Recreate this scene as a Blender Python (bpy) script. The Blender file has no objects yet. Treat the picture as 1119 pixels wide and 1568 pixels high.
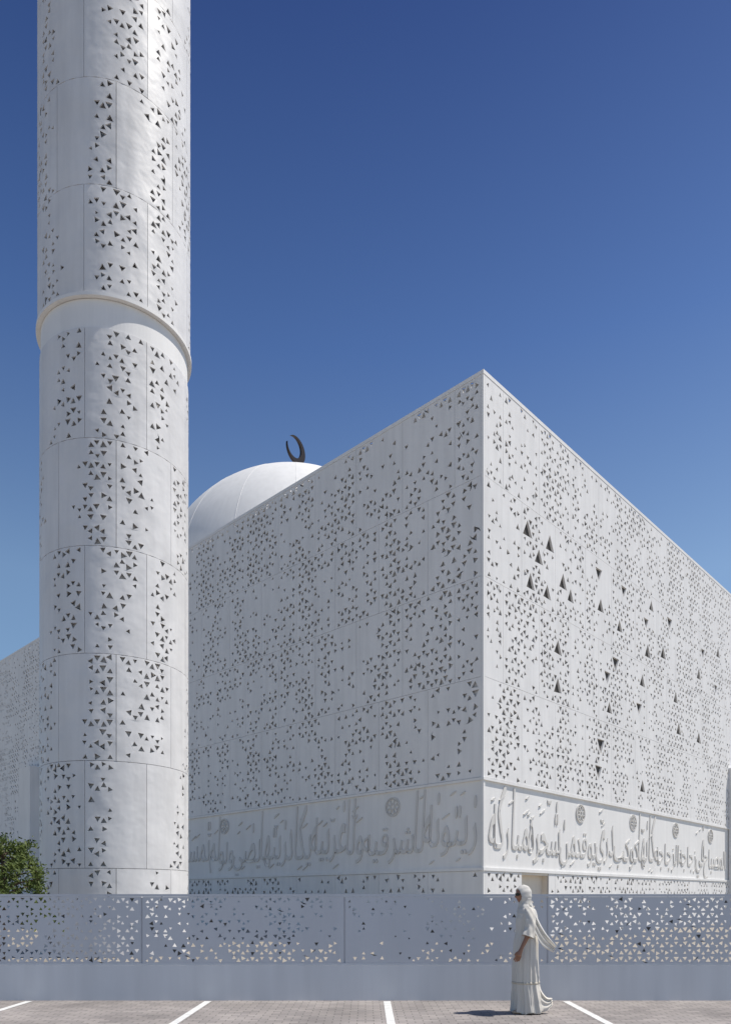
import bpy, math, random
from mathutils import Vector, noise, Matrix
random.seed(7)
sc=bpy.context.scene
F=1114.0; CX=559.5; HY=1375.0; CAMZ=1.5
# ---------------------------------------------------------------- materials
def new_mat(name):
    m=bpy.data.materials.new(name); m.use_nodes=True
    nt=m.node_tree; b=nt.nodes['Principled BSDF']; return m,nt,b
def stone(name,col,var=0.06,rough=0.65,bump=0.15,scale=0.6,streak=0.05,spec=0.3):
    m,nt,b=new_mat(name); N=nt.nodes; L=nt.links
    g=N.new('ShaderNodeNewGeometry')
    n1=N.new('ShaderNodeTexNoise'); n1.inputs['Scale'].default_value=scale; n1.inputs['Detail'].default_value=6
    L.new(g.outputs['Position'],n1.inputs['Vector'])
    mp=N.new('ShaderNodeMapping'); mp.inputs['Scale'].default_value=(3.0,3.0,0.25)
    L.new(g.outputs['Position'],mp.inputs['Vector'])
    n2=N.new('ShaderNodeTexNoise'); n2.inputs['Scale'].default_value=1.2; n2.inputs['Detail'].default_value=5
    L.new(mp.outputs['Vector'],n2.inputs['Vector'])
    r1=N.new('ShaderNodeMapRange'); r1.inputs['From Min'].default_value=0.3; r1.inputs['From Max'].default_value=0.7
    r1.inputs['To Min'].default_value=1-var; r1.inputs['To Max'].default_value=1.0
    L.new(n1.outputs['Fac'],r1.inputs['Value'])
    r2=N.new('ShaderNodeMapRange'); r2.inputs['From Min'].default_value=0.35; r2.inputs['From Max'].default_value=0.6
    r2.inputs['To Min'].default_value=1-streak; r2.inputs['To Max'].default_value=1.0
    L.new(n2.outputs['Fac'],r2.inputs['Value'])
    mu=N.new('ShaderNodeMath'); mu.operation='MULTIPLY'; L.new(r1.outputs[0],mu.inputs[0]); L.new(r2.outputs[0],mu.inputs[1])
    vm=N.new('ShaderNodeVectorMath'); vm.operation='SCALE'; vm.inputs[0].default_value=col
    L.new(mu.outputs[0],vm.inputs['Scale']); L.new(vm.outputs[0],b.inputs['Base Color'])
    b.inputs['Roughness'].default_value=rough; b.inputs['Specular IOR Level'].default_value=spec
    if bump>0:
        n3=N.new('ShaderNodeTexNoise'); n3.inputs['Scale'].default_value=1.1; n3.inputs['Detail'].default_value=3
        L.new(g.outputs['Position'],n3.inputs['Vector'])
        bp=N.new('ShaderNodeBump'); bp.inputs['Strength'].default_value=bump; bp.inputs['Distance'].default_value=0.12
        L.new(n3.outputs['Fac'],bp.inputs['Height']); L.new(bp.outputs[0],b.inputs['Normal'])
    return m
M_wall=stone('white_grc_panel',(0.81,0.795,0.78),bump=.12,streak=.07)
M_min=stone('white_minaret_panel',(0.77,0.755,0.745),var=0.11,bump=0.42,rough=0.5,streak=0.09)
M_back=stone('inner_shell',(0.66,0.645,0.63),bump=0)
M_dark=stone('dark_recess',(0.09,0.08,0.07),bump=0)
M_call=stone('calligraphy_shade_tone',(0.68,0.66,0.63),bump=0)  # letters darker than the band: relief shadow put into the base colour
M_trim=stone('white_trim',(0.82,0.805,0.785),bump=0)
M_beige=stone('beige_door_reveal',(0.74,0.67,0.58),bump=0)
M_dome=stone('dome_render',(0.79,0.78,0.765),var=0.05,bump=0.05)
M_fence=stone('fence_coated_metal',(0.57,0.58,0.61),var=0.04,bump=0.0,rough=0.45,streak=0.04,spec=0.4)
M_plinth=stone('fence_plinth_render',(0.72,0.725,0.74),var=0.07,bump=0.03,streak=0.08)
M_bronze,_,b=new_mat('dark_bronze'); b.inputs['Base Color'].default_value=(0.035,0.025,0.02,1); b.inputs['Metallic'].default_value=0.6; b.inputs['Roughness'].default_value=0.45
def paving(name,c1,c2,cm,bw,bh):
    m,nt,b=new_mat(name); N=nt.nodes;L=nt.links
    g=N.new('ShaderNodeNewGeometry')
    br=N.new('ShaderNodeTexBrick'); br.inputs['Color1'].default_value=c1+(1,); br.inputs['Color2'].default_value=c2+(1,)
    br.inputs['Mortar'].default_value=cm+(1,); br.inputs['Scale'].default_value=1; br.inputs['Brick Width'].default_value=bw
    br.inputs['Row Height'].default_value=bh; br.inputs['Mortar Size'].default_value=0.006; br.inputs['Bias'].default_value=0
    L.new(g.outputs['Position'],br.inputs['Vector'])
    n=N.new('ShaderNodeTexNoise'); n.inputs['Scale'].default_value=0.9; n.inputs['Detail'].default_value=8
    L.new(g.outputs['Position'],n.inputs['Vector'])
    r=N.new('ShaderNodeMapRange'); r.inputs['From Min'].default_value=0.3; r.inputs['From Max'].default_value=0.7; r.inputs['To Min'].default_value=0.72; r.inputs['To Max'].default_value=1.10
    L.new(n.outputs['Fac'],r.inputs['Value'])
    vm=N.new('ShaderNodeVectorMath'); vm.operation='SCALE'; L.new(br.outputs['Color'],vm.inputs[0]); L.new(r.outputs[0],vm.inputs['Scale'])
    L.new(vm.outputs[0],b.inputs['Base Color']); b.inputs['Roughness'].default_value=0.85
    bp=N.new('ShaderNodeBump'); bp.inputs['Strength'].default_value=0.4; bp.inputs['Distance'].default_value=0.01
    inv=N.new('ShaderNodeMath'); inv.operation='SUBTRACT'; inv.inputs[0].default_value=1; L.new(br.outputs['Fac'],inv.inputs[1])
    L.new(inv.outputs[0],bp.inputs['Height']); L.new(bp.outputs[0],b.inputs['Normal'])
    return m
M_park=paving('parking_block_paving',(0.36,0.325,0.305),(0.27,0.245,0.235),(0.15,0.14,0.13),0.2,0.1)
M_plaza=paving('plaza_paving',(0.34,0.305,0.26),(0.31,0.28,0.235),(0.22,0.195,0.165),0.6,0.3)
M_sand=stone('sandy_ground',(0.32,0.275,0.22),var=0.25,bump=0.2,streak=0)
M_line=stone('white_road_paint',(0.78,0.78,0.76),var=0.25,bump=0,scale=9,streak=0)

# ---------------------------------------------------------------- mesh helpers
class MB:
    def __init__(s): s.v=[];s.f=[];s.m=[];s.s=[]
    def vert(s,p): s.v.append(tuple(p)); return len(s.v)-1
    def face(s,idx,mat=0,smooth=False): s.f.append(tuple(idx)); s.m.append(mat); s.s.append(smooth)
    def poly(s,pts,mat=0,smooth=False): s.face([s.vert(p) for p in pts],mat,smooth)
    def obj(s,name,mats,parent=None):
        me=bpy.data.meshes.new(name); me.from_pydata(s.v,[],s.f)
        for m in mats: me.materials.append(m)
        me.polygons.foreach_set('material_index',s.m); me.polygons.foreach_set('use_smooth',s.s)
        me.update(); o=bpy.data.objects.new(name,me); sc.collection.objects.link(o)
        if parent: o.parent=parent
        return o
def empty(name):
    o=bpy.data.objects.new(name,None); sc.collection.objects.link(o); return o
def boxmap(mb,mp,u0,u1,v0,v1,w0,w1,mat=0):
    P=[mp(u,v,w) for w in (w0,w1) for v in (v0,v1) for u in (u0,u1)]
    i=[mb.vert(p) for p in P]
    for f in ((0,1,3,2),(5,4,6,7),(4,0,2,6),(1,5,7,3),(2,3,7,6),(4,5,1,0)): mb.face([i[k] for k in f],mat)

def panel(mb,mp,u0,u1,v0,v1,n,m,depth,holefn,bigs=(),capfn=None,bigscale=0.84,bigdepth=0.09,rnd=random):
    """perforated panel; lattice of triangles, holes are real openings"""
    a=(u1-u0)/n; h=(v1-v0)/m; cache={}
    def P(k,j):
        k=min(max(k,0),2*n)
        key=(k,j)
        if key not in cache: cache[key]=mb.vert(mp(u0+k*a/2,v0+j*h,0))
        return cache[key]
    def uv(k,j):
        return Vector((u0+min(max(k,0),2*n)*a/2, v0+j*h))
    def hole(ks,scale,rot,dep,cap,jit=0):
        pts=[uv(*k) for k in ks]; c=sum(pts,Vector((0,0)))/3
        R=Matrix.Rotation(rot,2)
        dj=Vector((rnd.uniform(-jit,jit),rnd.uniform(-jit,jit)))
        q=[c+dj+(R@((p-c)*scale*rnd.uniform(.90,1.08))) for p in pts]
        fi=[mb.vert(mp(p.x,p.y,0)) for p in q]
        pi=[P(*k) for k in ks]
        for i in range(3):
            j=(i+1)%3; mb.face((pi[i],pi[j],fi[j],fi[i]),0,True)
        d0=[mb.vert(mp(p.x,p.y,0)) for p in q]; d1=[mb.vert(mp(p.x,p.y,dep)) for p in q]
        for i in range(3):
            j=(i+1)%3; mb.face((d0[i],d0[j],d1[j],d1[i]),0)
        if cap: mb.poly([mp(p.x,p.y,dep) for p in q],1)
    used=set()
    for (bu,bv,sg) in bigs:
        j=int(round((bv-v0)/h-1)); j=min(max(j,0),m-2)
        k=int(round((bu-u0)/(a/2)))
        up=sg>0
        if (k-j)%2: k+=1
        if k+2>2*n: k-=2
        if k-2<0: k+=2
        if k-2<0 or k+2>2*n: continue
        if up: ks=[(k-2,j),(k+2,j),(k,j+2)]; cells={(k-1,j),(k,j),(k+1,j),(k,j+1)}
        else: ks=[(k,j),(k+2,j+2),(k-2,j+2)]; cells={(k,j),(k-1,j+1),(k,j+1),(k+1,j+1)}
        if cells&used: continue
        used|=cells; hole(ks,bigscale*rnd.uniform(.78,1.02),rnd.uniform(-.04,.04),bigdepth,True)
    for j in range(m):
        for k in range(0,2*n+1):
            if (k,j) in used: continue
            up=((k-j-1)%2==0)
            ks=[(k-1,j),(k+1,j),(k,j+1)] if up else [(k,j),(k+1,j+1),(k-1,j+1)]
            if k==0 or k==2*n:
                mb.face([P(*x) for x in ks],0,True); continue
            s=holefn(u0+k*a/2,v0+(j+.5)*h,(k/(2*n)),((j+.5)/m))
            if s>0.12:
                rot=rnd.choice((0,0,0,0.45,-0.45,1.05))+rnd.uniform(-.12,.12)
                s=min(s,0.62-0.16*min(abs(rot),1.0))
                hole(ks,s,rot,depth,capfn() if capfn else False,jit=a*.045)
            else: mb.face([P(*x) for x in ks],0,True)
    for vv in (v0,v1):
        for k in range(n):
            mb.poly([mp(u0+k*a,vv,0),mp(u0+(k+1)*a,vv,0),mp(u0+(k+1)*a,vv,depth),mp(u0+k*a,vv,depth)])
    for uu in (u0,u1):
        mb.poly([mp(uu,v0,0),mp(uu,v1,0),mp(uu,v1,depth),mp(uu,v0,depth)])

# ---------------------------------------------------------------- mosque building
mosque=empty('mosque_building')
C=Vector((4.05,25.0,0)); dL=Vector((-0.7211,0.6928,0)); dR=Vector((0.6928,0.7211,0))
mapL=lambda u,v,w: tuple(C+dL*u+dR*w+Vector((0,0,v)))
mapR=lambda u,v,w: tuple(C+dR*u+dL*w+Vector((0,0,v)))
LL=54.0; LR=36.0; ZT=19.68; Z0=5.66; Z1=19.54
def fieldfn(seed,dens):
    rnd=random.Random(seed)
    pc={}
    def f(u,v,pu,pv,key):
        if key not in pc: pc[key]=(rnd.uniform(0,1),rnd.uniform(.25,.55),rnd.uniform(-.7,.7),rnd.uniform(-.13,.13))
        c,w,sl,of=pc[key]
        d=abs(pu-c-sl*(pv-.5)); d=min(d,1.1-d if d<1.1 else d)
        base=max(0,1-d/w)
        nz=noise.noise(Vector((u*.35+seed*13,v*.35,seed)))*.38+noise.noise(Vector((u*1.1,v*1.1,seed+5)))*.40
        val=base*.30+nz+dens+of
        if rnd.random()>min(.92,.24+max(0,val)*1.75): return 0
        return max(.33,min(.62,.41+val*.26+rnd.uniform(-.10,.10)))
    return f
bigpx=[(848,828),(855,880),(832,900),(803,802),(808,885),(915,880),(955,912),(997,930),(920,932),(1022,957),(947,955),(985,955),(990,995),(940,1015),(925,1040),(985,1042),(930,1080),(978,1090),(1040,1112),(918,1140),(912,1187),(980,1196),(1075,1000),(1070,1030),(1095,1057),(1073,1132),(1035,1062),(852,988),(850,1047),(1015,1000),(1098,1000),(826,845),(868,905)]
bigR=[]
rb_=random.Random(2)
for px,py in bigpx:
    t=(px-CX)/F; u=(t*25-4.05)/(.6928-.7211*t); Y=25+.7211*u; bigR.append((u,CAMZ+(HY-py)/F*Y,rb_.choice((1,1,-1))))
PW=2.45; g=0.006
def build_wall(name,mp,L,seed,dens,bigs,door=None):
    mb=MB(); f=fieldfn(seed,dens); rnd=random.Random(seed+50)
    rows=4; rh=(Z1-Z0)/rows
    for r in range(rows):
        bs=[0.10]; x=PW
        if r%2==1: x=PW*0.5
        while x<L-0.3: bs.append(x); x+=PW
        bs.append(L)
        for i in range(len(bs)-1):
            a,b=bs[i]+g,bs[i+1]-g; v0=Z0+r*rh+g; v1=Z0+(r+1)*rh-g
            n=max(1,round((b-a)/.44)); key=(r,i)
            bb=[q for q in bigs if a<q[0]<b and v0<q[1]<v1]
            panel(mb,mp,a,b,v0,v1,n,9,0.05,lambda u,v,pu,pv:f(u,v,pu,pv,key),bb,rnd=rnd)
    bs=[0.10]; x=PW
    while x<L-0.3: bs.append(x); x+=PW
    bs.append(L)
    for i in range(len(bs)-1):
        a,b=bs[i]+g,bs[i+1]-g
        if door and abs(bs[i]-door[0])<.1: a=door[1]
        n=max(1,round((b-a)/.44))
        panel(mb,mp,a,b,0.0,2.42,n,6,0.05,lambda u,v,pu,pv:f(u,v,pu,pv,('g',i)),rnd=rnd)
    mb.obj(name,[M_wall,M_dark],mosque)
    bk=MB()
    segs=[(0.16,L)] if not door else [(0.16,door[0]-.12),(door[1]+.12,L)]
    for a,b in segs: boxmap(bk,mp,a,b,0,2.43,.10,.3)
    boxmap(bk,mp,0.16,L,2.43,ZT-.2,.10,.3)
    bk.obj(name+'_inner_shell',[M_back],mosque)
build_wall('left_screen_wall',mapL,LL,3,.08,[])
build_wall('right_screen_wall',mapR,LR,11,.18,bigR,door=(2.45,4.40))
t=MB()
boxmap(t,mapR,0.0,0.10,0,Z1,0.0,0.10)
for v0,v1,pr in ((2.43,2.54,.035),(5.56,5.65,.035),(Z1+.003,ZT,.012)):
    boxmap(t,mapL,-pr,LL,v0,v1,-pr,.095)
    boxmap(t,mapR,.096,LR,v0,v1,-pr,.095)
boxmap(t,mapL,.10,LL,2.54,5.56,.04,.09)
boxmap(t,mapR,.10,LR,2.54,5.56,.04,.09)
boxmap(t,mapR,25.3,27.6,0,9.2,-.5,.0)
boxmap(t,mapL,37.0,39.0,0,10.6,-.7,-.002)
t.obj('trim_and_band',[M_trim],mosque)
dm=MB()
boxmap(dm,mapR,2.33,2.46,0,2.42,.065,1.0); boxmap(dm,mapR,4.39,4.39+.12,0,2.42,.065,1.0)
boxmap(dm,mapR,2.46,4.39,0,2.42,.30,1.0); boxmap(dm,mapR,2.46,4.39,2.34,2.42,.02,.30)
dm.obj('door_reveal',[M_beige],mosque)
rb=MB()
boxmap(rb,mapL,0.52,LL,ZT-.6,ZT-.45,.32,LR-.02)
boxmap(rb,mapR,LR+.002,LR+.4,0,ZT,0,LL)
boxmap(rb,mapL,LL+.002,LL+.4,0,ZT,0,LR)
rb.obj('roof_and_rear_walls',[M_wall],mosque)

# calligraphy: Arabic words built as raised relief letters
T={'ا':(0xFE8D,0xFE8E,0,0),'ب':(0xFE8F,0xFE90,0xFE91,0xFE92),'ت':(0xFE95,0xFE96,0xFE97,0xFE98),'ج':(0xFE9D,0xFE9E,0xFE9F,0xFEA0),'ح':(0xFEA1,0xFEA2,0xFEA3,0xFEA4),'خ':(0xFEA5,0xFEA6,0xFEA7,0xFEA8),'د':(0xFEA9,0xFEAA,0,0),'ذ':(0xFEAB,0xFEAC,0,0),'ر':(0xFEAD,0xFEAE,0,0),'ز':(0xFEAF,0xFEB0,0,0),'س':(0xFEB1,0xFEB2,0xFEB3,0xFEB4),'ش':(0xFEB5,0xFEB6,0xFEB7,0xFEB8),'ص':(0xFEB9,0xFEBA,0xFEBB,0xFEBC),'ض':(0xFEBD,0xFEBE,0xFEBF,0xFEC0),'ط':(0xFEC1,0xFEC2,0xFEC3,0xFEC4),'ع':(0xFEC9,0xFECA,0xFECB,0xFECC),'غ':(0xFECD,0xFECE,0xFECF,0xFED0),'ف':(0xFED1,0xFED2,0xFED3,0xFED4),'ق':(0xFED5,0xFED6,0xFED7,0xFED8),'ك':(0xFED9,0xFEDA,0xFEDB,0xFEDC),'ل':(0xFEDD,0xFEDE,0xFEDF,0xFEE0),'م':(0xFEE1,0xFEE2,0xFEE3,0xFEE4),'ن':(0xFEE5,0xFEE6,0xFEE7,0xFEE8),'ه':(0xFEE9,0xFEEA,0xFEEB,0xFEEC),'و':(0xFEED,0xFEEE,0,0),'ي':(0xFEF1,0xFEF2,0xFEF3,0xFEF4)}
def shape(s):
    out=[]
    for i,c in enumerate(s):
        if c not in T: out.append(c); continue
        pj=i>0 and s[i-1] in T and T[s[i-1]][2]!=0
        nj=i+1<len(s) and s[i+1] in T and T[c][2]!=0
        f=T[c]; out.append(chr(f[3] if pj and nj else f[1] if pj else f[2] if nj else f[0]))
    return ''.join(reversed(out))
def word_mesh(wd):
    cu=bpy.data.curves.new('w','FONT'); cu.body=shape(wd); cu.size=1; cu.extrude=.5; cu.resolution_u=4
    o=bpy.data.objects.new('w',cu); sc.collection.objects.link(o)
    bpy.context.view_layer.update()
    dg=bpy.context.evaluated_depsgraph_get(); me=o.evaluated_get(dg).to_mesh()
    v=[p.co.copy() for p in me.vertices]; f=[tuple(p.vertices) for p in me.polygons]
    o.evaluated_get(dg).to_mesh_clear(); bpy.data.objects.remove(o); bpy.data.curves.remove(cu)
    return v,f
def crom(pts,sub=7):
    out=[]; n=len(pts)
    for i in range(n-1):
        p0=Vector(pts[max(i-1,0)]);p1=Vector(pts[i]);p2=Vector(pts[i+1]);p3=Vector(pts[min(i+2,n-1)])
        for k in range(sub):
            t=k/sub
            out.append(.5*((2*p1)+(p2-p0)*t+(2*p0-5*p1+4*p2-p3)*t*t+(3*p1-p0-3*p2+p3)*t**3))
    out.append(Vector(pts[-1])); return out
BW=.04
def ribbon(mb,mp,pts,w0,closed=False):
    P=[Vector(p) for p in pts]; n=len(P); top=random.uniform(-.010,.010); Ls=[];Rs=[]
    for i in range(n):
        a=P[max(i-1,0)] if not closed else P[(i-1)%n]; b=P[min(i+1,n-1)] if not closed else P[(i+1)%n]
        d=(b-a); d=d.normalized() if d.length>1e-6 else Vector((1,0)); nn=Vector((-d.y,d.x))
        t=i/(n-1)
        w=w0*(.5 if closed else .5*(.25+.75*math.sin(math.pi*min(1,max(0,.12+.8*t)))))
        Ls.append(P[i]+nn*w);Rs.append(P[i]-nn*w)
    for i in range(n if closed else n-1):
        j=(i+1)%n
        l0,l1,r0,r1=Ls[i],Ls[j],Rs[i],Rs[j]
        mb.poly([mp(l0.x,l0.y,top),mp(l1.x,l1.y,top),mp(r1.x,r1.y,top),mp(r0.x,r0.y,top)])
        mb.poly([mp(l0.x,l0.y,top),mp(l1.x,l1.y,top),mp(l1.x,l1.y,BW),mp(l0.x,l0.y,BW)])
        mb.poly([mp(r0.x,r0.y,top),mp(r1.x,r1.y,top),mp(r1.x,r1.y,BW),mp(r0.x,r0.y,BW)])
WORDS='الله نور السموات والارض مثل نوره كمشكاه فيها مصباح المصباح في زجاجه الزجاجه كانها كوكب دري يوقد من شجره مباركه زيتونه لا شرقيه ولا غربيه يكاد زيتها يضي ولو لم تمسسه نار نور علي نور يهدي الله لنوره من يشا ويضرب الله الامثال للناس والله بكل شي عليم'.split()
WM={}
def callig(name,mp,L,ros,seed,start,mirror):
    rd=random.Random(seed); mb=MB(); u=.32; k=start; S_=1.50; XS_=.74
    while u<L:
        wd=WORDS[k%len(WORDS)]; k+= 1 if mirror else -1
        if wd not in WM: WM[wd]=word_mesh(wd)
        v,f=WM[wd]
        x0=min(p.x for p in v); x1=max(p.x for p in v); wid=(x1-x0)*S_*XS_
        near=any(u-.38<r<u+wid+.38 for r in ros)
        up=.75 if near else 3.0; lift=(0.0 if near else rd.choice((0,.08,.18))); top=rd.uniform(-.008,.008)
        ids=[]
        for p in v:
            y=p.y
            yy=y*1.05 if y<0 else (y*1.3 if y<.30 else .39+(y-.30)*up)
            x=(p.x-x0)*S_*XS_+max(0,yy)*.07*S_
            uu=u+wid-x if mirror else u+x
            ids.append(mb.vert(mp(uu,min(5.48,3.16+lift+yy*S_),top if p.z>0 else BW+.003)))
        for q in f: mb.face([ids[i] for i in q])
        if not near:
            for _ in range(max(1,int(wid*2.2))):
                a=u+rd.uniform(0,wid); b=rd.choice((rd.uniform(4.2,5.2),rd.uniform(4.4,5.2),rd.uniform(2.68,2.85))); l=rd.uniform(.18,.38)
                sgn=-1 if mirror else 1
                ribbon(mb,mp,[(a,b),(a+sgn*l*.5,b+l*.30),(a+sgn*l,b+l*.55)],.065)
            if rd.random()<.7:
                a=u+rd.uniform(0,wid); b=rd.uniform(4.3,5.2)
                ribbon(mb,mp,crom([(a,b+.1),(a+.07,b-.03),(a+.13,b+.07),(a+.2,b-.03),(a+.27,b+.1)]),.05)
        u+=wid-.02
    for r in ros:
        vc=4.98; W=.07
        ribbon(mb,mp,[(r+.36*math.cos(i*math.pi/12),vc+.36*math.sin(i*math.pi/12)) for i in range(24)],W*.6,closed=True)
        ribbon(mb,mp,[(r+.09*math.cos(i*math.pi/6),vc+.09*math.sin(i*math.pi/6)) for i in range(12)],W*.5,closed=True)
        for q in range(8):
            a=q*math.pi/4; c=(r+.21*math.cos(a),vc+.21*math.sin(a))
            ribbon(mb,mp,[(c[0]+.10*math.cos(i*math.pi/4),c[1]+.10*math.sin(i*math.pi/4)) for i in range(8)],W*.3,closed=True)
    mb.obj(name,[M_call],mosque)
callig('calligraphy_left',mapL,35.5,[4.2,15.2,26.0],5,20,True)
callig('calligraphy_right',mapR,23.5,[7.0,12.1,17.2,22.3],9,19,False)

# dome
dc=Vector((-4.6,48.0,19.7)); DR=9.07
db=MB(); nu,nv=96,32; idx={}
for j in range(nv+1):
    ph=math.pi/2*j/nv
    for i in range(nu):
        a=2*math.pi*i/nu
        idx[i,j]=db.vert(dc+Vector((math.cos(a)*math.cos(ph),math.sin(a)*math.cos(ph),math.sin(ph)))*DR)
for j in range(nv):
    for i in range(nu): db.face((idx[i,j],idx[(i+1)%nu,j],idx[(i+1)%nu,j+1],idx[i,j+1]),0,True)
for i in range(nu):
    a0,a1=2*math.pi*i/nu,2*math.pi*(i+1)/nu
    R2=DR+.1
    p=[dc+Vector((math.cos(a)*R2,math.sin(a)*R2,z)) for a,z in ((a0,-.7),(a1,-.7),(a1,.15),(a0,.15))]; db.poly(p,0,True)
    q=[dc+Vector((math.cos(a)*r,math.sin(a)*r,.15)) for a,r in ((a0,R2),(a1,R2),(a1,DR-.1),(a0,DR-.1))]; db.poly(q)
for k in range(16):
    a=2*math.pi*k/16+.1; tang=Vector((-math.sin(a),math.cos(a),0))*.015
    prev=None
    for j in range(nv+1):
        ph=math.pi/2*.985*j/nv; rad=Vector((math.cos(a)*math.cos(ph),math.sin(a)*math.cos(ph),math.sin(ph)))
        cur=[dc+rad*(DR-.02)-tang,dc+rad*(DR+.008)-tang,dc+rad*(DR+.008)+tang,dc+rad*(DR-.02)+tang]
        if prev:
            for s in range(3): db.poly([prev[s],prev[s+1],cur[s+1],cur[s]])
        prev=cur
db.obj('dome',[M_dome],mosque)
cb=MB()
def cyl(mb,c,r0,r1,z0,z1,n=20,mat=0):
    for i in range(n):
        a0,a1=2*math.pi*i/n,2*math.pi*(i+1)/n
        mb.poly([(c[0]+math.cos(a0)*r0,c[1]+math.sin(a0)*r0,z0),(c[0]+math.cos(a1)*r0,c[1]+math.sin(a1)*r0,z0),(c[0]+math.cos(a1)*r1,c[1]+math.sin(a1)*r1,z1),(c[0]+math.cos(a0)*r1,c[1]+math.sin(a0)*r1,z1)],mat,True)
fc=Vector((-4.6,48,31.05))
cyl(cb,fc,.16,.10,28.7,29.4); cyl(cb,fc,.08,.06,29.4,30.3); cyl(cb,fc,.17,.17,29.4,29.46); cyl(cb,fc,.06,.2,29.8,29.95); cyl(cb,fc,.2,.06,29.95,30.12)
n=48; R=.88; r=.68; off=.215; outer=[];inner=[]
aT=math.radians(150)
ha=math.acos(max(-1,min(1,(R*R+off*off-r*r)/(2*R*off))))
for i in range(n+1):
    th=ha+(2*math.pi-2*ha)*i/n
    outer.append((R*math.cos(aT+th),R*math.sin(aT+th)))
hb=math.acos(max(-1,min(1,(R*math.cos(ha)-off)/r)))
for i in range(n+1):
    th=hb+(2*math.pi-2*hb)*i/n
    inner.append((off*math.cos(aT)+r*math.cos(aT+th),off*math.sin(aT)+r*math.sin(aT+th)))
yaw=math.radians(54)
def cp(p,y):
    return fc+Vector((p[0]*math.cos(yaw)-y*math.sin(yaw),p[0]*math.sin(yaw)+y*math.cos(yaw),p[1]))
for i in range(n):
    o0,o1,i0,i1=outer[i],outer[i+1],inner[i],inner[i+1]
    for y in (-.07,.07): cb.poly([cp(o0,y),cp(o1,y),cp(i1,y),cp(i0,y)])
    cb.poly([cp(o0,-.07),cp(o1,-.07),cp(o1,.07),cp(o0,.07)]); cb.poly([cp(i0,-.07),cp(i1,-.07),cp(i1,.07),cp(i0,.07)])
cb.obj('crescent_finial',[M_bronze],mosque)

# ---------------------------------------------------------------- minaret
minaret=empty('minaret')
MC=Vector((-6.85,20.0,0)); MR=1.93
def cylmap(R):
    def f(u,v,w):
        a=u/R; return (MC.x+math.sin(a)*(R-w),MC.y-math.cos(a)*(R-w),v)
    return f
mm=MB()
levels=[(-.45,2.23),(2.23,4.91),(4.91,7.58),(7.58,10.26),(10.26,12.94),(12.94,15.69)]
upper=[(16.53,19.2),(19.2,21.86),(21.86,24.54),(24.54,27.2),(27.2,29.9),(29.9,32.6)]
rm=random.Random(33)
def mrow(R,z0,z1,shift):
    per=2*math.pi*R/8; mp=cylmap(R)
    for i in range(8):
        a=(i+shift)*per+.006; b=(i+1+shift)*per-.006
        c=rm.choice((rm.uniform(.1,.3),rm.uniform(.7,.9),.5)); w=rm.uniform(.30,.45); sl=rm.uniform(-.35,.35)
        sd=rm.random()*50; fade=rm.choice((-.7,-.3,.3,.7))
        def hf(u,v,pu,pv):
            d=abs(pu-c-sl*(pv-.5))
            val=1-d/w+noise.noise(Vector((u*2.2+sd,v*2.2,3)))*.5+fade*(pv-.5)*.5
            if val<.12 or rm.random()<.34: return 0
            return min(.58,max(.30,.36+val*.20+rm.uniform(-.10,.10)))
        m=max(2,round((z1-z0)/.27))
        panel(mm,mp,a,b,z0+.006,z1-.006,5,m,.04,hf,rnd=rm)
sh=.42
for r_,(z0,z1) in enumerate(levels): mrow(MR,max(z0,0),z1,sh+(.5 if r_%2 else 0))
for r_,(z0,z1) in enumerate(upper): mrow(MR+.05,z0,z1,sh+(.5 if r_%2==0 else 0))
mm.obj('perforated_shaft_panels',[M_min,M_dark],minaret)
bk=MB()
cyl(bk,MC,MR-.10,MR-.10,0,32.5,128); bk.obj('inner_core',[M_back],minaret)
cl=MB()
cyl(cl,MC,MR-.03,MR-.03,15.70,16.42,128)
for (r0,z0,r1,z1) in ((MR-.05,16.43,MR+.085,16.43),(MR+.085,16.43,MR+.085,16.515),(MR+.085,16.515,MR-.1,16.515)): cyl(cl,MC,r0,r1,z0,z1,128)
cyl(cl,MC,MR+.08,MR+.08,32.62,32.8,96); cyl(cl,MC,MR+.08,.01,32.8,32.81,96); cyl(cl,MC,MR+.08,.01,32.62,32.61,96)
cl.obj('collar_ring',[M_trim],minaret)

# ---------------------------------------------------------------- fence
fence=empty('perforated_fence')
FY=10.61; fb=MB(); pb=MB(); XS=[-3.26+2.955*i for i in range(-7,10)]
fmap=lambda u,v,w:(u,FY+w,v)
densf={6:.54,7:.40,8:.24,9:.58}
rf=random.Random(4)
for i in range(len(XS)-1):
    dn=densf.get(i,.45)
    def hf(u,v,pu,pv):
        nz=noise.noise(Vector((u*1.1,v*1.6,7)))*.22+noise.noise(Vector((u*3.3,v*3.3,2)))*.25
        val=nz+dn+.4*max(0,.35-pv)
        if pu<.012 or pu>.988 or pv>.97: return 0
        if rf.random()>val*1.45: return 0
        return min(.60,max(.24,.33+val*.26+rf.uniform(-.12,.10)))
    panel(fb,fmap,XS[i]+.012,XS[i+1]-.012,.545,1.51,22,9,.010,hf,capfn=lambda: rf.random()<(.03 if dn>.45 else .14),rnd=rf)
fb.obj('perforated_panels',[M_fence,M_dark],fence)
for i in range(len(XS)): boxmap(pb,fmap,XS[i]-.03,XS[i]+.03,.52,1.50,.016,.07)
boxmap(pb,fmap,XS[0],XS[-1],1.513,1.55,-.006,.05)
boxmap(pb,fmap,XS[0],XS[-1],.515,.543,-.004,.05)
pb.obj('posts_and_rails',[M_fence],fence)
pl=MB()
boxmap(pl,fmap,XS[0],XS[-1],0,.512,-.02,.16); pl.obj('plinth_wall',[M_plinth],fence)

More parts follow.
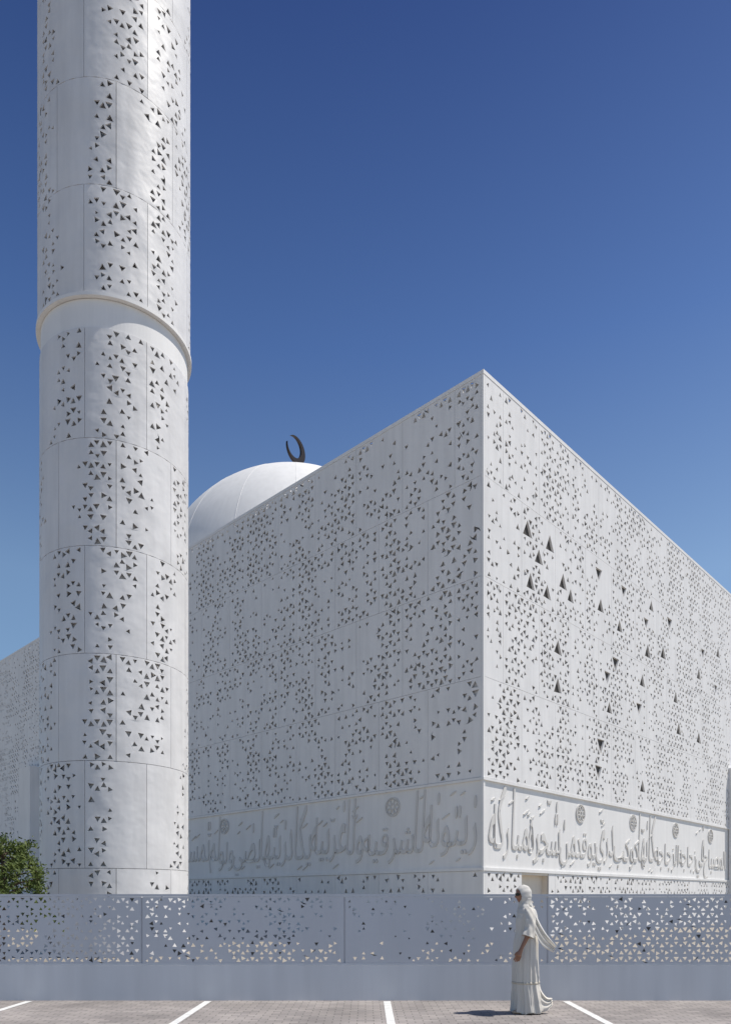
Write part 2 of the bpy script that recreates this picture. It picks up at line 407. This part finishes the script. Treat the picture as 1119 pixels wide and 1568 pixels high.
# ---------------------------------------------------------------- ground
gd=MB(); gd.poly([(-3000,-3000,-.008),(3000,-3000,-.008),(3000,3000,-.008),(-3000,3000,-.008)]); gd.obj('ground',[M_sand])
pg=MB(); pg.poly([(-70,FY+.05,-.004),(80,FY+.05,-.004),(80,95,-.004),(-70,95,-.004)]); pg.obj('plaza_pavement',[M_plaza])
pk=MB(); pk.poly([(-60,-25,0),(60,-25,0),(60,FY+.0,0),(-60,FY+.0,0)]); pk.obj('parking_pavement',[M_park])
pn=MB()
for k in range(-8,9):
    x=.29+2.58*k; pn.poly([(x-.05,5.0,.004),(x+.05,5.0,.004),(x+.07,FY-.12,.004),(x-.03,FY-.12,.004)])
pn.obj('parking_line_markings',[M_line])

# ---------------------------------------------------------------- tree
def build_tree(name,base,h,rad,seed):
    rt=random.Random(seed); par=empty(name)
    m,nt,b=new_mat(name+'_leaf'); N=nt.nodes;L=nt.links
    g=N.new('ShaderNodeNewGeometry'); nn=N.new('ShaderNodeTexNoise'); nn.inputs['Scale'].default_value=5
    L.new(g.outputs['Position'],nn.inputs['Vector'])
    cr=N.new('ShaderNodeValToRGB'); cr.color_ramp.elements[0].position=.3; cr.color_ramp.elements[1].position=.7
    cr.color_ramp.elements[0].color=(.03,.055,.012,1); cr.color_ramp.elements[1].color=(.11,.14,.03,1)
    L.new(nn.outputs['Fac'],cr.inputs[0]); L.new(cr.outputs[0],b.inputs['Base Color']); b.inputs['Roughness'].default_value=.6
    b.inputs['Specular IOR Level'].default_value=.2
    tm=stone(name+'_bark',(.13,.09,.06),var=.4)
    tb=MB()
    def limb(p,q,r0,r1):
        d=(q-p).normalized(); x=d.orthogonal().normalized(); y=d.cross(x)
        for i in range(8):
            a0,a1=i*math.pi/4,(i+1)*math.pi/4
            tb.poly([p+(x*math.cos(a0)+y*math.sin(a0))*r0,p+(x*math.cos(a1)+y*math.sin(a1))*r0,q+(x*math.cos(a1)+y*math.sin(a1))*r1,q+(x*math.cos(a0)+y*math.sin(a0))*r1],0,True)
    B=Vector(base); top=B+Vector((.0,0,h*.36)); limb(B,top,.09,.06); tip=B+Vector((-.05,0,h*.95)); limb(top,tip,.06,.015)
    clumps=[]
    for k in range(26):
        a=k*2.4; f=k/25; z=h*(.30+.62*f); st=B+Vector((0,0,z*.93)); ln=rad*(1.0-.62*f)*rt.uniform(.7,1.2)
        e=st+Vector((math.cos(a)*ln,math.sin(a)*ln,rt.uniform(.05,.30)))
        mid=st.lerp(e,.5)+Vector((0,0,.04)); limb(st,mid,.03,.018); limb(mid,e,.018,.006)
        for s in range(3): clumps.append((e+Vector([rt.gauss(0,.12) for _ in range(3)]),rt.uniform(.06,.15)))
        clumps.append((mid+Vector([rt.gauss(0,.12) for _ in range(3)]),rt.uniform(.10,.18)))
    clumps.append((tip,.12))
    tb.obj('trunk_and_limbs',[tm],par)
    lb=MB()
    for c,r in clumps:
        for _ in range(90):
            p=c+Vector([rt.gauss(0,r*.65) for _ in range(3)])
            d=Vector([rt.gauss(0,1) for _ in range(3)]).normalized(); s=d.orthogonal().normalized(); l=rt.uniform(.03,.055)
            lb.poly([p-d*l,p+s*l*.4,p+d*l,p-s*l*.4])
    lb.obj('foliage',[m],par)
build_tree('small_tree',(-7.75,15.6,0),2.9,1.15,5)

# ---------------------------------------------------------------- woman
woman=empty('woman'); woman.location=(2.08,9.44,0)
def cloth(name,col,tl):
    mc,nt,b=new_mat(name)
    b.inputs['Base Color'].default_value=col+(1,); b.inputs['Roughness'].default_value=.9; b.inputs['Specular IOR Level'].default_value=.1
    g_=nt.nodes.new('ShaderNodeNewGeometry'); nz=nt.nodes.new('ShaderNodeTexNoise'); nz.inputs['Scale'].default_value=25; nz.inputs['Detail'].default_value=4
    bp=nt.nodes.new('ShaderNodeBump'); bp.inputs['Strength'].default_value=.25; bp.inputs['Distance'].default_value=.01
    nt.links.new(g_.outputs['Position'],nz.inputs['Vector']); nt.links.new(nz.outputs['Fac'],bp.inputs['Height']); nt.links.new(bp.outputs[0],b.inputs['Normal'])
    tr=nt.nodes.new('ShaderNodeBsdfTranslucent'); tr.inputs[0].default_value=col+(1,); mx=nt.nodes.new('ShaderNodeMixShader'); mx.inputs[0].default_value=tl
    out=nt.nodes['Material Output']; nt.links.new(b.outputs[0],mx.inputs[1]); nt.links.new(tr.outputs[0],mx.inputs[2]); nt.links.new(mx.outputs[0],out.inputs[0])
    return mc
mc=cloth('white_cotton_cloth',(.82,.78,.71),.25); mv=cloth('sheer_white_scarf',(.84,.82,.78),.42); mlace=cloth('ivory_lace',(.64,.58,.48),.1)
ms,_,b=new_mat('skin'); b.inputs['Base Color'].default_value=(.32,.16,.095,1); b.inputs['Roughness'].default_value=.5
mk,_,b=new_mat('black_glasses'); b.inputs['Base Color'].default_value=(.01,.01,.01,1); b.inputs['Roughness'].default_value=.15
msh,_,b=new_mat('tan_shoe_leather'); b.inputs['Base Color'].default_value=(.45,.34,.24,1); b.inputs['Roughness'].default_value=.5
ml,_,b=new_mat('lips'); b.inputs['Base Color'].default_value=(.24,.08,.06,1)
def skin_obj(name,V,E,Rr,root,mat,sub=2):
    me=bpy.data.meshes.new(name); me.from_pydata(V,E,[]); me.materials.append(mat)
    o=bpy.data.objects.new(name,me); sc.collection.objects.link(o); o.parent=woman
    md=o.modifiers.new('skin','SKIN'); md.use_smooth_shade=True
    if not me.skin_vertices:
        bpy.context.view_layer.objects.active=o
        bpy.ops.mesh.customdata_skin_add()
    for i,r in enumerate(Rr):
        s=me.skin_vertices[0].data[i]; s.radius=(r,r) if not isinstance(r,tuple) else r; s.use_root=(i==root)
    sb=o.modifiers.new('sub','SUBSURF'); sb.levels=sub; sb.render_levels=sub
    return o
WR=Vector((-.105,-.235,.86)); PA=Vector((-.135,-.24,.79)); PE=Vector((-.152,-.242,.748))
V=[(0,0,.90),(0,0,1.08),(.01,0,1.24),(.01,0,1.34),(-.01,0,1.42),(-.025,0,1.50),
   (.01,-.115,1.325),(.015,-.200,1.085),WR[:],PA[:],
   (.01,.115,1.325),(.06,.18,1.09),(.02,.18,.86),
   (0,-.06,.80),(-.02,-.06,.47),(-.05,-.08,.09),(-.15,-.085,.035),
   (.02,.06,.80),(.04,.06,.48),(.13,.08,.12),(.07,.085,.035),PE[:]]
E=[(0,1),(1,2),(2,3),(3,4),(4,5),(3,6),(6,7),(7,8),(8,9),(9,21),(3,10),(10,11),(11,12),(0,13),(13,14),(14,15),(15,16),(0,17),(17,18),(18,19),(19,20)]
Rr=[.095,.085,.09,.05,.042,.042,.036,.036,.025,.034,.036,.036,.025,.065,.045,.035,.03,.065,.045,.035,.03,.036]
skin_obj('body',V,E,Rr,0,ms)
dirh=Vector((-.36,0,-.93)).normalized(); fw=Vector((-.93,0,.36)).normalized(); sd=Vector((0,-1,0))
for i,(off_,ln) in enumerate(((-.027,.060),(-.009,.072),(.009,.066),(.026,.050))):
    p0=PA+dirh*.01-fw*off_; p1=PA+dirh*.050-fw*off_*1.1
    p2=p1+dirh*ln*.5+sd*-.006; p3=p2+dirh*ln*.42+sd*-.020
    skin_obj('finger_%d'%(i+1),[p0[:],p1[:],p2[:],p3[:]],[(0,1),(1,2),(2,3)],[.013,.011,.010,.008],0,ms,2)
p0=PA-dirh*.02+fw*.015; p1=p0+fw*.028+dirh*.032; p2=p1+dirh*.032+fw*.004
skin_obj('thumb',[p0[:],p1[:],p2[:]],[(0,1),(1,2)],[.015,.012,.009],0,ms,2)
head=empty('head_group'); head.parent=woman; head.location=(-.04,0,1.535); head.rotation_euler=(0,0,math.radians(14))
hb_=MB(); nu,nv=72,56; ix={}
def G(t,s): return math.exp(-(t/s)**2)
def headpt(th,ph):
    x=-math.cos(th)*math.cos(ph); y=math.sin(th)*math.cos(ph); z=math.sin(ph)
    X=x*.092; Y=y*.071; Z=z*.112
    if z<0: Y*=1+z*.30; X*=(1+z*.10) if x<0 else (1+z*.5)
    fr=max(0,-x)**.5
    nose=.026*G(Y,.010+.004*max(0,-(Z+.01))/.03)*(G(Z+.030,.014)+ .55*G(Z+.010,.018))
    X-=nose*fr*.9
    X-=.010*G(Y,.018)*(G(Z+.056,.007)+G(Z+.069,.007))*fr
    X-=.014*G(Y,.020)*G(Z+.094,.014)*fr
    X-=.005*G(abs(Y)-.02,.02)*G(Z-.028,.010)*fr
    X+=.010*G(abs(Y)-.030,.013)*G(Z-.004,.013)*fr
    X-=.004*G(abs(Y)-.045,.018)*G(Z+.035,.02)*fr
    return Vector((X,Y,Z))
for j in range(nv+1):
    for i in range(nu): ix[i,j]=hb_.vert(headpt(2*math.pi*i/nu,-math.pi/2+math.pi*j/nv))
for j in range(nv):
    for i in range(nu):
        q=[ix[i,j],ix[(i+1)%nu,j],ix[(i+1)%nu,j+1],ix[i,j+1]]
        c=sum((Vector(hb_.v[a]) for a in q),Vector())/4
        lipm=1 if (c.x<-.07 and abs(c.y)<.020 and (abs(c.z+.056)<.005 or abs(c.z+.069)<.006)) else 0
        hb_.face(q,lipm,True)
hb_.obj('head',[ms,ml],head)
sg=MB()
for s in (-1,1):
    cy=.032*s; pts=[]
    for q in (0,.005):
        pts.append([Vector((-.104+q+abs(cy+.028*math.cos(a))*.42,cy+.028*math.cos(a),.004+.020*math.sin(a)-.003*math.cos(2*a))) for a in [k*math.pi/10 for k in range(20)]])
    sg.poly(pts[0]);sg.poly(pts[1])
    for k in range(20): sg.poly([pts[0][k],pts[0][(k+1)%20],pts[1][(k+1)%20],pts[1][k]])
    sg.poly([Vector((-.080,.060*s,.006)),Vector((0,.077*s,.010)),Vector((0,.077*s,.018)),Vector((-.080,.060*s,.016))])
sg.poly([Vector((-.103,-.008,.010)),Vector((-.103,.008,.010)),Vector((-.103,.008,.016)),Vector((-.103,-.008,.016))])
sg.obj('sunglasses',[mk],head)
hj=MB(); ix={}; nu,nv=120,90
def faceopen(c): return c.x<-.010 and (c.y/.070)**2+((c.z+.018)/.094)**2<1
for j in range(nv+1):
    ph=-math.pi/2*.8+(math.pi/2*1.8)*j/nv
    for i in range(nu):
        th=2*math.pi*i/nu
        d=Vector((-math.cos(th)*math.cos(ph),math.sin(th)*math.cos(ph),math.sin(ph)))
        base=Vector((d.x*.100,d.y*.084,d.z*.124))
        if d.x>0: base.x+=.012*d.x
        if d.z>0: base.x+=.010*d.z
        base*=1+.03*noise.noise(Vector((math.cos(th)*1.5,math.sin(th)*1.5+ph*3,2)))+.016*math.sin(10*ph+2*math.cos(th)+1.5*math.sin(th))
        ix[i,j]=hj.vert(base)
for j in range(nv):
    for i in range(nu):
        q=[ix[a] for a in ((i,j),((i+1)%nu,j),((i+1)%nu,j+1),(i,j+1))]
        c=sum((Vector(hj.v[a]) for a in q),Vector())/4
        if faceopen(c): continue
        hj.face(q,0,True)
o=hj.obj('hijab_head',[mv],head); sd_=o.modifiers.new('s','SOLIDIFY'); sd_.thickness=.007
def loft(name,tab,n=64,folds=(),mat=mc,steps=60,closed_top=False,hem=None,solid=.006,seed=1,sharp=0):
    zs=[t[0] for t in tab]; lb=MB(); ids=[]
    for s in range(steps+1):
        z=zs[0]+(zs[-1]-zs[0])*s/steps
        for k in range(len(zs)-1):
            if (zs[k]-z)*(zs[k+1]-z)<=1e-9: break
        f=(z-zs[k])/(zs[k+1]-zs[k]); f=f*f*(3-2*f)*.6+f*.4
        cx,cy,a,b,am=[tab[k][q]*(1-f)+tab[k+1][q]*f for q in range(1,6)]
        row=[]
        for i in range(n):
            th=2*math.pi*i/n; w=0
            for (fr,phs,dr,wt) in folds:
                q=math.sin(fr*th+phs+dr*z); w+=wt*(q if not sharp else (1-2*abs(q)**.7))
            w+=.8*noise.noise(Vector((math.cos(th)*1.6,math.sin(th)*1.6,z*2.2+seed)))
            k2=1+am*w
            zz=z
            if hem and s<hem[0]: zz=z+hem[1](th)*(1-s/hem[0])
            row.append(lb.vert((cx+math.cos(th)*a*k2,cy+math.sin(th)*b*k2,zz)))
        ids.append(row)
    for s in range(steps):
        for i in range(n): lb.face((ids[s][i],ids[s][(i+1)%n],ids[s+1][(i+1)%n],ids[s+1][i]),0,True)
    if closed_top: lb.face(ids[-1],0,True)
    o=lb.obj(name,[mat],woman)
    if solid: q=o.modifiers.new('s','SOLIDIFY'); q.thickness=solid
    return o
F1=((4,.3,.9,.5),(7,1.1,-1.0,.45),(11,2.0,.8,.35))
loft('dress',[ (.015,.035,0,.225,.19,.12),(.15,.02,0,.20,.18,.12),(.40,.0,0,.176,.168,.09),(.70,-.005,0,.162,.165,.065),(.92,.0,0,.158,.163,.045),(1.08,.0,0,.130,.145,.035),(1.22,.0,0,.130,.152,.02),(1.33,.01,0,.107,.158,.01),(1.37,.01,0,.08,.125,.005),(1.41,.0,0,.055,.06,0)],
     n=140,folds=F1,steps=110,hem=(10,lambda th: .05*max(0,math.cos(th))**2+.012*math.sin(7*th)),closed_top=True,sharp=1)
loft('lace_band',[(.385,.0,0,.179,.171,.09),(.415,.0,0,.178,.170,.09)],n=140,folds=F1,steps=2,mat=mlace,solid=.003,sharp=1)
def crom3(pts,n):
    P=[Vector(p) for p in pts]; out=[]; seg=len(P)-1; sub=max(2,n//seg)
    for i in range(seg):
        p0,p1,p2,p3=P[max(i-1,0)],P[i],P[i+1],P[min(i+2,seg)]
        for k in range(sub):
            t=k/sub; out.append(.5*((2*p1)+(p2-p0)*t+(2*p0-5*p1+4*p2-p3)*t*t+(3*p1-p0-3*p2+p3)*t**3))
    out.append(P[-1]); return out
def sheet(name,A,B,n=24,m=10,amp=.015,fr=3.0,mat=mc):
    a=crom3(A,n);b_=crom3(B,n); k=min(len(a),len(b_)); sb=MB(); ids=[]
    for i in range(k):
        row=[]
        for j in range(m+1):
            t=j/m; p=a[i].lerp(b_[i],t)
            p=p+Vector((0,1,0))*amp*(math.sin(fr*2*math.pi*t+i*.10)+.5*math.sin(fr*4.7*t+i*.07+1))*(i/k+.2)
            row.append(sb.vert(p))
        ids.append(row)
    for i in range(k-1):
        for j in range(m): sb.face((ids[i][j],ids[i][j+1],ids[i+1][j+1],ids[i+1][j]),0,True)
    o=sb.obj(name,[mat],woman); q=o.modifiers.new('s','SOLIDIFY'); q.thickness=.004; return o
sheet('dress_train',[(.10,-.04,.62),(.165,-.05,.36),(.25,-.05,.22),(.33,-.03,.20)],[(.12,-.12,.05),(.20,-.12,.03),(.27,-.10,.06),(.34,-.04,.12)],n=30,m=24,amp=.018)
loft('headscarf_drape',[(1.20,.03,0,.135,.170,.05),(1.28,.02,0,.13,.172,.05),(1.335,.012,0,.116,.160,.05),(1.375,.0,0,.094,.118,.05),(1.42,-.01,0,.080,.082,.05),(1.455,-.015,0,.080,.076,.03),(1.49,-.01,0,.080,.076,.02)],
     n=90,folds=((3,.2,9,.5),(5,1,-14,.5),(8,2,12,.3)),steps=40,hem=(16,lambda th:-.12*max(0,math.cos(th))+.07*max(0,-math.cos(th))+.02*math.sin(5*th)),seed=4,mat=mv)
sheet('headscarf_tail',[(.045,-.075,1.50),(.11,-.12,1.28),(.22,-.12,1.06),(.375,-.06,.87)],[(.03,-.165,1.20),(.09,-.18,1.03),(.18,-.15,.88),(.345,-.07,.79)],n=42,m=36,amp=.020,fr=2.5,mat=mv)
def tube(name,pts,rad,mat=mc,n=36,sub=10,fold=.07):
    P=crom3(pts,sub*(len(pts)-1)); tb=MB(); ids=[]
    for i,p in enumerate(P):
        d=(P[min(i+1,len(P)-1)]-P[max(i-1,0)]).normalized(); x=d.cross(Vector((0,1,0))).normalized(); y=d.cross(x)
        t=i/(len(P)-1)*(len(rad)-1); k=min(int(t),len(rad)-2); r=rad[k]*(1-(t-k))+rad[k+1]*(t-k)
        ids.append([tb.vert(p+(x*math.cos(a)+y*math.sin(a)*.85)*r*(1+fold*math.sin(5*a+i*.35)+fold*.6*math.sin(3*a-i*.5))) for a in [2*math.pi*q/n for q in range(n)]])
    for i in range(len(ids)-1):
        for q in range(n): tb.face((ids[i][q],ids[i][(q+1)%n],ids[i+1][(q+1)%n],ids[i+1][q]),0,True)
    o=tb.obj(name,[mat],woman); q=o.modifiers.new('s','SOLIDIFY'); q.thickness=.005; return o
tube('left_sleeve',[(.01,-.115,1.36),(.012,-.15,1.30),(.012,-.178,1.22),(.012,-.195,1.11),(-.025,-.215,1.0)],[.045,.060,.064,.066,.080])
tube('right_sleeve',[(.01,.115,1.36),(.02,.15,1.30),(.04,.168,1.22),(.06,.185,1.11),(.045,.19,.99)],[.045,.060,.064,.066,.080])
for (x,y,nm) in ((-.10,-.085,'left_shoe'),(.11,.085,'right_shoe')):
    skin_obj(nm,[(x+.10,y,.035),(x,y,.035),(x-.10,y,.022)],[(0,1),(1,2)],[(.035,.035),(.04,.034),(.036,.018)],1,msh)

# ---------------------------------------------------------------- light & sky
el=math.radians(63); RZ=math.radians(89.5)
S=Vector((math.cos(el)*math.sin(RZ),math.cos(el)*math.cos(RZ),math.sin(el)))
ld=bpy.data.lights.new('sun','SUN'); ld.energy=5.0; ld.angle=math.radians(.53); ld.color=(1,.95,.87)
lo=bpy.data.objects.new('sun',ld); sc.collection.objects.link(lo); lo.rotation_euler=S.to_track_quat('Z','Y').to_euler(); lo.location=(20,10,40)
w=bpy.data.worlds.new('World'); sc.world=w; w.use_nodes=True; nt=w.node_tree; N=nt.nodes; L=nt.links
sky=N.new('ShaderNodeTexSky'); sky.sky_type='NISHITA'; sky.sun_disc=False; sky.sun_elevation=el; sky.sun_rotation=RZ
sky.air_density=1.0; sky.dust_density=.8; sky.ozone_density=2.0
tc=N.new('ShaderNodeTexCoord'); sx=N.new('ShaderNodeSeparateXYZ'); L.new(tc.outputs['Generated'],sx.inputs[0])
cr=N.new('ShaderNodeValToRGB'); E_=cr.color_ramp.elements
E_[0].position=0.0; E_[0].color=(.70,.80,.84,1)
E_[1].position=1.0; E_[1].color=(.27,.31,.43,1)
e=E_.new(.38); e.color=(.94,1.0,1,1)
e=E_.new(.60); e.color=(.46,.60,.82,1)
e=E_.new(.78); e.color=(.22,.31,.54,1)
L.new(sx.outputs['Z'],cr.inputs[0])
mu=N.new('ShaderNodeMix'); mu.data_type='RGBA'; mu.blend_type='MULTIPLY'; mu.inputs[0].default_value=1
L.new(sky.outputs[0],mu.inputs[6]); L.new(cr.outputs[0],mu.inputs[7])
bg=N['Background']; bg.inputs[1].default_value=.13
L.new(mu.outputs[2],bg.inputs[0])
# ---------------------------------------------------------------- camera
cd=bpy.data.cameras.new('camera'); cam=bpy.data.objects.new('camera',cd); sc.collection.objects.link(cam)
cam.location=(0,0,CAMZ); cam.rotation_euler=(math.radians(90),0,0)
cd.sensor_fit='HORIZONTAL'; cd.sensor_width=36; cd.lens=36*F/1119; cd.shift_y=(HY-784)/1119; cd.clip_end=6000
sc.camera=cam
sc.view_settings.view_transform='Standard'; sc.view_settings.look='None'; sc.view_settings.exposure=0
